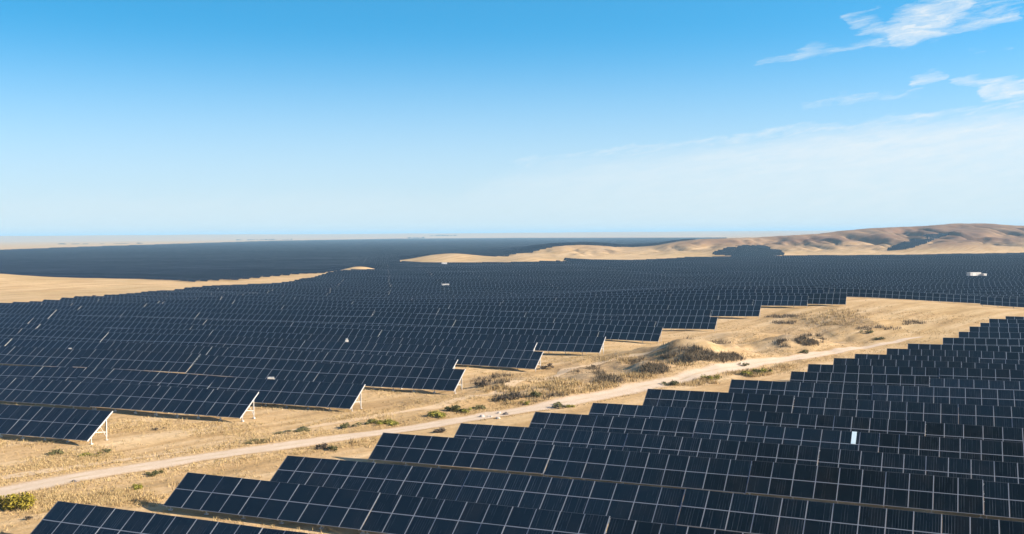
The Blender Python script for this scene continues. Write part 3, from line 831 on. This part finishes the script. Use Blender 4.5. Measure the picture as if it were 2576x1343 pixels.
def road_dist(x, y):
    d = np.full(x.shape, 1e9)
    for (x0, y0), (x1, y1) in zip(ROADW[:-1], ROADW[1:]):
        L2 = (x1 - x0) ** 2 + (y1 - y0) ** 2
        t = np.clip(((x - x0) * (x1 - x0) + (y - y0) * (y1 - y0)) / L2, 0, 1)
        d = np.minimum(d, np.hypot(x - x0 - t * (x1 - x0), y - y0 - t * (y1 - y0)))
    return d
def hit_many(a):
    d = np.stack(((a[:, 0] - CX) / F, -(a[:, 1] - CY) / F, -np.ones(len(a))), -1) @ CMN.T
    t = -(CAM_H - .4) / d[:, 2]
    for _ in range(8):
        x, y = d[:, 0] * t, d[:, 1] * t; t = .5 * t + .5 * (-(CAM_H - terrain(x, y)) / d[:, 2])
    return np.c_[d[:, 0] * t, d[:, 1] * t, np.zeros(len(a))]
def scatter(poly, n, accept=None):
    """points on the ground inside a region of the plain"""
    G = np.array([flat(*p) for p in poly]); out = []
    # even in the picture's own density: nearer ground gets more
    pp = np.array(poly); got = 0; res = []
    while got < n:
        a = np.c_[NP.uniform(pp[:, 0].min(), pp[:, 0].max(), n), NP.uniform(pp[:, 1].min(), pp[:, 1].max(), n)]
        a = a[inside(poly, a[:, 0], a[:, 1])]
        P_ = hit_many(a); x, y = P_[:, 0], P_[:, 1]
        ok = np.ones(len(x), bool)
        if accept is not None: ok = accept(x, y)
        res.append(np.c_[x, y, np.zeros(len(x))][ok]); got += ok.sum()
    return np.concatenate(res)[:n]
# grass of the corridor, thicker in patches and along the track verge
def gr_ok(x, y):
    rd = road_dist(x, y)
    p = .04 + 1.0 * np.clip((fbm(x / 11, y / 11, 81, 4) - .48) * 6, 0, 1) + .5 * np.exp(-((rd - 4) / 2.2) ** 2)
    return (rd > 2.5) & (NP.uniform(0, 1, len(x)) < p)
g1 = blades(scatter(CORR, 15000, gr_ok), 5, .12, .42, .18, .07, .45)
# strips of grass left standing under the front edge of the racks
pts = []
for r in RACKS:
    if r['dist'] < 330 and r['field'] in ('before', 'beyond') and r['area'] > 0:
        k = KR if r['kind'] == 'R' else KL
        m_ = 46 if r['dist'] < 200 else 22
        v_ = NP.uniform(-k.len / 2, k.len / 2, m_); keepm = fbm(v_ / 5 + r['v'] / 5, v_ * 0 + r['u'], 91, 2) > .5
        u_ = -k.dep / 2 + NP.normal(-1.0, .7, m_)
        q_ = np.array(r['pos'][:2]) + v_[:, None] * V + u_[:, None] * U
        pts.append(np.c_[q_, np.zeros(m_)][keepm])
g2 = blades(np.concatenate(pts), 5, .2, .55, .25, .09, .4)
def join(*parts):
    co_, fc, tn, o_ = [], [], [], 0
    for c_, f_, t_ in parts: co_.append(c_); fc.append(f_ + o_); tn.append(t_); o_ += len(c_)
    return np.concatenate(co_), np.concatenate(fc), np.concatenate(tn)
tag(link('dry_grass', tris_mesh('dry_grass', *join(g1, g2), [M_GRASS])), 'sparse dry straw-coloured grass on the bare ground', 'grass', None, 'stuff')
# brush on the mounds
def ell(px, py, rx, ry, n):
    a = NP.uniform(0, 2 * math.pi, n * 3); q_ = np.sqrt(NP.uniform(0, 1, n * 3)) * (1 + .35 * (fbm(np.cos(a) * 1.5 + px, np.sin(a) * 1.5 + py, 95, 3) - .5) * 2)
    poly_x, poly_y = px + rx * q_ * np.cos(a), py + ry * q_ * np.sin(a)
    P = hit_many(np.c_[poly_x[:n], poly_y[:n]])
    P = P[road_dist(P[:, 0], P[:, 1]) > 3.2]
    keepm = fbm(P[:, 0] / 3.5, P[:, 1] / 3.5, 97, 3) > .42
    return P[keepm]
dark = np.concatenate([ell(*a) for a in ((1715, 888, 48, 20, 420), (1760, 898, 40, 18, 260), (1842, 902, 36, 14, 260), (1790, 868, 60, 9, 110), (2005, 861, 52, 12, 300), (2040, 853, 34, 12, 150),
                                         (1645, 929, 30, 11, 190), (1610, 912, 28, 9, 90), (1500, 952, 30, 11, 130), (1545, 955, 16, 9, 60), (1480, 935, 34, 9, 60), (1232, 962, 42, 13, 110), (1265, 950, 30, 9, 50),
                                         (1995, 812, 60, 4, 60), (1970, 796, 40, 4, 50), (2205, 826, 60, 5, 50), (1290, 1000, 30, 8, 60), (2290, 812, 40, 5, 40), (1405, 1000, 30, 8, 40))])
pale = np.concatenate([ell(*a) for a in ((1400, 965, 60, 18, 240), (1440, 985, 55, 14, 150), (1330, 985, 50, 14, 90), (1520, 975, 60, 12, 180), (1250, 985, 60, 12, 130), (1600, 950, 60, 10, 150), (2090, 800, 90, 18, 260), (1560, 905, 50, 10, 90), (1700, 915, 70, 8, 70), (1900, 940, 50, 9, 120), (1740, 962, 60, 9, 150), (2120, 790, 70, 14, 150),
                                         (1830, 935, 40, 7, 70), (1300, 1010, 60, 10, 70), (850, 1110, 60, 7, 60), (690, 1115, 50, 5, 50), (1960, 925, 40, 7, 60), (500, 1225, 70, 14, 70))])
tag(link('dark_brush', tris_mesh('dark_brush', *blades(dark, 12, .30, 1.05, .45, .13, .26), [M_BRUSH])), 'dark brown dry brush covering the sandy mounds', 'brush', None, 'stuff')
M_PALE = leaf_material('pale_brush', (.27, .185, .08), (.52, .37, .18))
tag(link('pale_brush', tris_mesh('pale_brush', *blades(pale, 9, .3, .85, .4, .12, .28), [M_PALE])), 'pale yellowish brush growing in loose patches by the track', 'brush', None, 'stuff')

def shrub_mesh(name, seed, n, mat, flat_=.75, leaf=.13, lobes=6, stems=9):
    """foliage of a bush about 1 m across, many leaves round several uneven lobes; and its stems"""
    q = np.random.RandomState(seed)
    L = np.c_[q.normal(0, .27, (lobes, 2)), q.uniform(.18, .62, lobes) * flat_]; rad = q.uniform(.14, .30, lobes)
    w_ = q.choice(lobes, n, p=rad ** 2 / (rad ** 2).sum())
    d = q.normal(0, 1, (n, 3)); d /= np.linalg.norm(d, axis=1)[:, None]
    c = L[w_] + d * (rad[w_] * q.uniform(.35, 1.12, n))[:, None]; c[:, 2] = np.maximum(c[:, 2], .04)
    a = q.normal(0, 1, (n, 3)); a /= np.linalg.norm(a, axis=1)[:, None]
    b_ = np.cross(a, q.normal(0, 1, (n, 3))); b_ /= np.linalg.norm(b_, axis=1)[:, None]
    sz = leaf * q.uniform(.6, 1.3, n)[:, None]
    co_ = np.stack((c - a * sz, c + b_ * sz * .45, c + a * sz, c - b_ * sz * .45), 1).reshape(-1, 3)
    tn = np.repeat(q.uniform(0, 1, lobes)[w_] * .4 + q.uniform(0, .6, n), 4)
    fol = tris_mesh(name, co_, np.arange(n * 4).reshape(-1, 4), tn, [mat])
    sb = MB()
    for k_ in range(stems):
        e_ = L[k_ % lobes] + q.normal(0, .05, 3); sb.beam((q.normal(0, .05), q.normal(0, .05), -.06), (e_[0], e_[1], max(e_[2], .15)), .022, .022)
    return fol, sb.mesh('stems', [M_WOOD])
SHR = {'yellow': [shrub_mesh('foliage', 1, 2200, M_YELLOW, .8, .062, 14, 14)], 'green': [shrub_mesh('foliage', s_, 420, M_GREEN, .6, .085) for s_ in (2, 3, 4)],
       'olive': [shrub_mesh('foliage', s_, 420, M_OLIVE, .65, .085) for s_ in (5, 6, 7)], 'brown': [shrub_mesh('foliage', s_, 360, M_BROWN, .7, .085) for s_ in (8, 9, 10)]}
def shrub(px, py, wpx, col, label, sq=1.0, group='shrubs on the bare ground', n=[0]):
    p = hit(px, py); dist = p[1]; w_ = wpx / F * dist
    fm, sm = SHR[col][n[0] % len(SHR[col])]; n[0] += 1
    e = tag(link('shrub', None, None, p, (0, 0, NP.uniform(0, 6.28))), label, 'shrub', group)
    e.scale = (w_, w_, w_ * sq)
    link('foliage', fm, e); link('stems', sm, e)
shrub(26, 1279, 74, 'yellow', 'big yellow-green bush beside the dirt track at the picture edge', .82, 'shrubs on the bare ground')
for a in ((960, 1066, 46, 'green', 'bright green flat shrub between the track and the third tall row', .45), (985, 1066, 52, 'green', 'widest lime-green shrub, low patch above the track', .3),
          (935, 1064, 34, 'olive', 'olive shrub touching the left side of the lime-green patch', .5), (880, 1075, 36, 'olive', 'small olive shrub standing alone left of the lime-green patch', .5),
          (1100, 1047, 50, 'green', 'round yellow-green shrub where the track passes the racks', .5), (1140, 1034, 46, 'olive', 'dark olive shrub behind the round yellow-green one', .6),
          (1165, 1036, 38, 'green', 'green shrub at the right end of the olive clump', .55), (1200, 1028, 36, 'olive', 'flat olive shrub right of the olive clump by the track', .4),
          (1345, 998, 30, 'olive', 'dark round shrub on the slope below the pale brush', .9), (1322, 1017, 22, 'green', 'small bright green shrub just above the track', .8),
          (1258, 1008, 40, 'brown', 'brown spreading shrub on the low rise', .6), (1285, 1003, 30, 'brown', 'dark brown shrub touching the spreading one', .7),
          (1405, 1024, 34, 'olive', 'low olive shrub on the near side of the track', .5), (1432, 1024, 22, 'green', 'green shrub on the near verge by the dark rack corner', .6),
          (1372, 925, 26, 'brown', 'dark brown shrub below the row end of the fifth step', .7), (1490, 925, 14, 'brown', 'tiny reddish dark shrub on the bare sand ridge', .9),
          (135, 1143, 38, 'olive', 'dark olive shrub alone on the sand left of the track', .5), (222, 1147, 44, 'green', 'flat greenish shrub right of the dark olive one on the sand', .25),
          (270, 1138, 22, 'olive', 'small grey-olive shrub on the sand below the second tall row', .6), (348, 1228, 38, 'green', 'dark green low shrub on the near verge of the track', .5),
          (385, 1196, 40, 'olive', 'olive thin shrub right at the near edge of the track', .5), (68, 1308, 22, 'brown', 'small brown shrub below the big yellow-green bush', .7),
          (815, 1128, 40, 'brown', 'brown twiggy shrub between the track and the third near row', .5), (835, 1132, 26, 'olive', 'small dark shrub beside the brown twiggy one', .8),
          (1110, 1086, 40, 'brown', 'low brown shrub on the near verge by the fourth near row', .4), (1880, 944, 36, 'green', 'green shrub behind the staircase of rack corners', .6),
          (1925, 938, 40, 'green', 'yellow-green shrub between the track and the tenth near row', .6), (1870, 920, 16, 'olive', 'small dark shrub at the far verge of the track', .8),
          (2020, 888, 22, 'olive', 'small olive shrub just above the track beyond the mounds', .6), (1905, 938, 26, 'olive', 'dark olive shrub left of the yellow-green one by the rack corners', .6),
          (1790, 955, 40, 'green', 'tall yellow-green shrub at the corner of the ninth near row', .6), (1690, 968, 44, 'olive', 'olive shrub along the near verge below the big mound', .4),
          (400, 1080, 20, 'brown', 'small brown shrub in front of the second tall row', .5), (740, 1085, 60, 'olive', 'wide flat greenish shrub on the sand below the third tall row', .12),
          (640, 1110, 56, 'olive', 'faint flat shrub on the sand above the bend of the track', .12), (1215, 970, 26, 'brown', 'tall dark brown shrub below the fourth tall row end', 1.1),
          (2180, 838, 20, 'olive', 'small shrub on the sand left of the near rack staircase', .6), (2215, 853, 30, 'olive', 'dark flat shrub at the fading end of the track', .3)):
    shrub(*a)
# ------------------------------------------------------------------ stones by the track
M_STONE = plain('pale_stone', (.48, .42, .36), .95, 0, .2, 4.0)
M_STONE_D = plain('dark_stone', (.12, .10, .09), .95, 0, .25, 4.0)
def stone(px, py, wpx, mat, label):
    p = hit(px, py); w_ = wpx / F * p[1]; q = np.random.RandomState(int(px))
    import bmesh
    bm = bmesh.new(); bmesh.ops.create_icosphere(bm, subdivisions=2, radius=.5)
    for v in bm.verts:
        s_ = 1 + .28 * (float(vnoise(v.co.x * 3 + px, v.co.y * 3 + v.co.z * 2.1, 5)) - .5) * 2
        v.co = Vector((v.co.x * s_, v.co.y * s_ * .8, max(v.co.z * s_ * .62, -.18)))
    me = bpy.data.meshes.new('stone'); bm.to_mesh(me); bm.free(); me.materials.append(mat)
    o = tag(link('stone', me, None, (p[0], p[1], p[2] + .1 * w_), (0, 0, q.uniform(0, 6))), label, 'stone', 'stones beside the track')
    o.scale = (w_, w_, w_)
for a in ((1212, 1049, 16, M_STONE, 'pale stone left of the two others by the track bend'), (1232, 1049, 12, M_STONE, 'small pale stone between the other stones by the track'),
          (1252, 1053, 14, M_STONE, 'pale stone just behind the corner of the sixth near row'), (1272, 1043, 17, M_STONE_D, 'dark stone lying on the pale track'),
          (186, 1213, 15, M_STONE_D, 'dark stone on the pale track in front of the sand'), (1255, 1040, 12, M_STONE, 'pale stone touching the dark stone on the track')):
    stone(*a)
# ------------------------------------------------------------------ inverter cabins
M_WHITE = plain('white_paint', (.60, .56, .52), .55, 0, .10, .6)
M_BOX = plain('pale_box_paint', (.40, .40, .40), .6, 0, .1, 1.0)
M_GREY = plain('grey_louvre', (.30, .31, .32), .6, 0, .1, 1.0)
M_CONC = plain('concrete', (.42, .39, .35), .9, 0, .15, 1.0)
def cabin(px, py, w_, h_, d_, lift, label, rot=None, name='inverter_cabin', cat='cabin', mat=None):
    """px, py: top middle as seen. A painted steel cabin on a raised deck with legs, doors, louvres and steps"""
    d = ray(px, py)
    # distance where the roof height above the terrain matches the line of sight
    p = hit(px, py, lift + h_)
    e = tag(link(name, None, None, (p[0], p[1], float(terrain(p[0], p[1]))), (0, 0, R(18) if rot is None else rot)), label, cat, 'white cabins among the racks' if mat is None else 'pale boxes over the tall rows')
    wm = mat or M_WHITE
    b = MB(); b.box(-w_ / 2, w_ / 2, -d_ / 2, d_ / 2, lift, lift + h_ - .12); link('body', b.mesh('body', [wm]), e)
    b = MB(); o_ = min(.15, w_ * .05); b.box(-w_ / 2 - o_, w_ / 2 + o_, -d_ / 2 - o_, d_ / 2 + o_, lift + h_ - .118, lift + h_); link('roof', b.mesh('roof', [wm]), e)
    b = MB(); o_ = min(.4, w_ * .08); b.box(-w_ / 2 - o_, w_ / 2 + o_, -d_ / 2 - 2 * o_, d_ / 2 + o_, lift - .2, lift - .004); link('deck', b.mesh('deck', [M_CONC]), e)
    b = MB()
    for x in (-w_ / 2, 0, w_ / 2):
        for y in (-d_ / 2 * .9, d_ / 2 * .9): b.beam((x, y, -.5), (x, y, lift - .201), .28, .28)
    link('legs', b.mesh('legs', [M_STEEL]), e)
    b = MB(); b.box(-w_ * .42, -w_ * .42 + min(.95, w_ * .3), -d_ / 2 - .04, -d_ / 2 - .002, lift + .1, lift + h_ - .4); link('door', b.mesh('door', [M_GREY]), e)
    for xx in (.02, .24):
        b = MB()
        for q_ in range(6): b.box(w_ * xx, w_ * xx + w_ * .16, -d_ / 2 - .05, -d_ / 2 - .003, lift + h_ * (.35 + .08 * q_), lift + h_ * (.35 + .08 * q_) + .09)
        link('louvre', b.mesh('louvre', [M_GREY]), e)
cabin(1120, 714, 3.2, 1.4, 2.0, 2.6, 'small white cabin standing alone amid the tall racks')
cabin(1117, 660, 4.4, 1.6, 2.4, 2.8, 'tiny white cabin at the foot of the low sandy spur')
cabin(2449, 685, 7.2, 2.7, 3.0, 2.0, 'long white cabin amid the racks behind the crest')
cabin(2474, 688, 2.0, 2.0, 2.2, 2.0, 'short white cabin right beside the long one')
BX = dict(name='equipment_box', cat='equipment box', mat=M_BOX)
cabin(872, 851, .42, .16, .4, 3.3, 'tiny cream box peeping over a tall row', **BX)
cabin(176, 875, .55, .13, .4, 3.3, 'low pale box over a tall row near the bare strip side', **BX)
cabin(681, 948, 1.0, .13, .4, 3.3, 'wide low bluish-white box above the third tall row', **BX)
# ------------------------------------------------------------------ glint on one module, painted as a pale strip
M_GLINT = plain('painted_glint', (.72, .86, .88), .35, 0, .06, 1.0)
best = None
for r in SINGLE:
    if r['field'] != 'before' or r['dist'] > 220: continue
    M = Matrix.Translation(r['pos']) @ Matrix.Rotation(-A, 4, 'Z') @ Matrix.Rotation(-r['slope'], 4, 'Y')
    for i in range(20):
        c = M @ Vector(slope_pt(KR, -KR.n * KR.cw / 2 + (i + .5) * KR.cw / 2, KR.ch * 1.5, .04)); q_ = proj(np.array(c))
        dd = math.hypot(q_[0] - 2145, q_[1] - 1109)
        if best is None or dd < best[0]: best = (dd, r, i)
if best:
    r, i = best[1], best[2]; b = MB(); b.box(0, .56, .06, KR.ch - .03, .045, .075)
    o = link('solar_panel', b.mesh('glint_strip', [M_GLINT]), r['root'], slope_pt(KR, -KR.n * KR.cw / 2 + i * KR.cw / 2 + .15, KR.ch), (KR.tilt, 0, 0))  # no real panel: strip added to paint in a bright reflection
    o['label'] = 'pale blue glint painted as a strip on a dark panel'
# ------------------------------------------------------------------ trees on the far plain
M_FARTREE = plain('far_trees', (.06, .065, .05), .95, 0, .3, .02)
tb = MB(); q = random.Random(5)
def far_line(x0, x1, y, dist, hgt, gap):
    x = x0
    while x < x1:
        d = ray(x, y); s_ = dist / d[1]; X, Y = d[0] * s_, dist + q.uniform(-60, 60); wv = q.uniform(12, 40); hv = hgt * q.uniform(.4, 1.2); z = float(terrain(X, Y))
        n_ = 6; ring = [(X + wv * .5 * math.cos(t_) * q.uniform(.8, 1.1), Y + wv * .5 * math.sin(t_), z - .5) for t_ in np.linspace(0, 2 * math.pi, n_, endpoint=False)]
        up = [(X + (px_ - X) * .7, Y + (py_ - Y) * .7, z + hv * q.uniform(.6, 1)) for px_, py_, _ in ring]
        for i in range(n_): tb.quad([ring[i], ring[(i + 1) % n_], up[(i + 1) % n_], up[i]])
        tb.quad(up)
        x += (wv / dist * F) * gap * q.uniform(.6, 1.5)
far_line(150, 360, 612, 4200, 4, 1.2); far_line(600, 735, 603, 6800, 6, .8); far_line(1026, 1065, 596, 7600, 9, .7); far_line(1085, 1150, 594, 8600, 8, .8)
tag(link('far_treeline', tb.mesh('far_treeline', [M_FARTREE])), 'dark broken tree belts far off along the edge of the plain', 'trees', None, 'stuff')
# <<<PART2
# ------------------------------------------------------------------ haze
hz = MB(); hz.box(-26000, 26000, -3000, 30000, -4.0, 72.0)
hm = bpy.data.materials.new('haze_air'); hm.use_nodes = True
ht = NT(hm.node_tree); ht.n.clear()
pv = ht.node('ShaderNodeVolumePrincipled'); pv.inputs['Color'].default_value = (.48, .78, 1.0, 1); pv.inputs['Density'].default_value = 1.05e-4
ho = ht.node('ShaderNodeOutputMaterial'); ht.l.new(pv.outputs[0], ho.inputs['Volume'])
tag(link('haze', hz.mesh('haze', [hm])), 'thin pale haze over the whole plain', None, None, 'stuff')
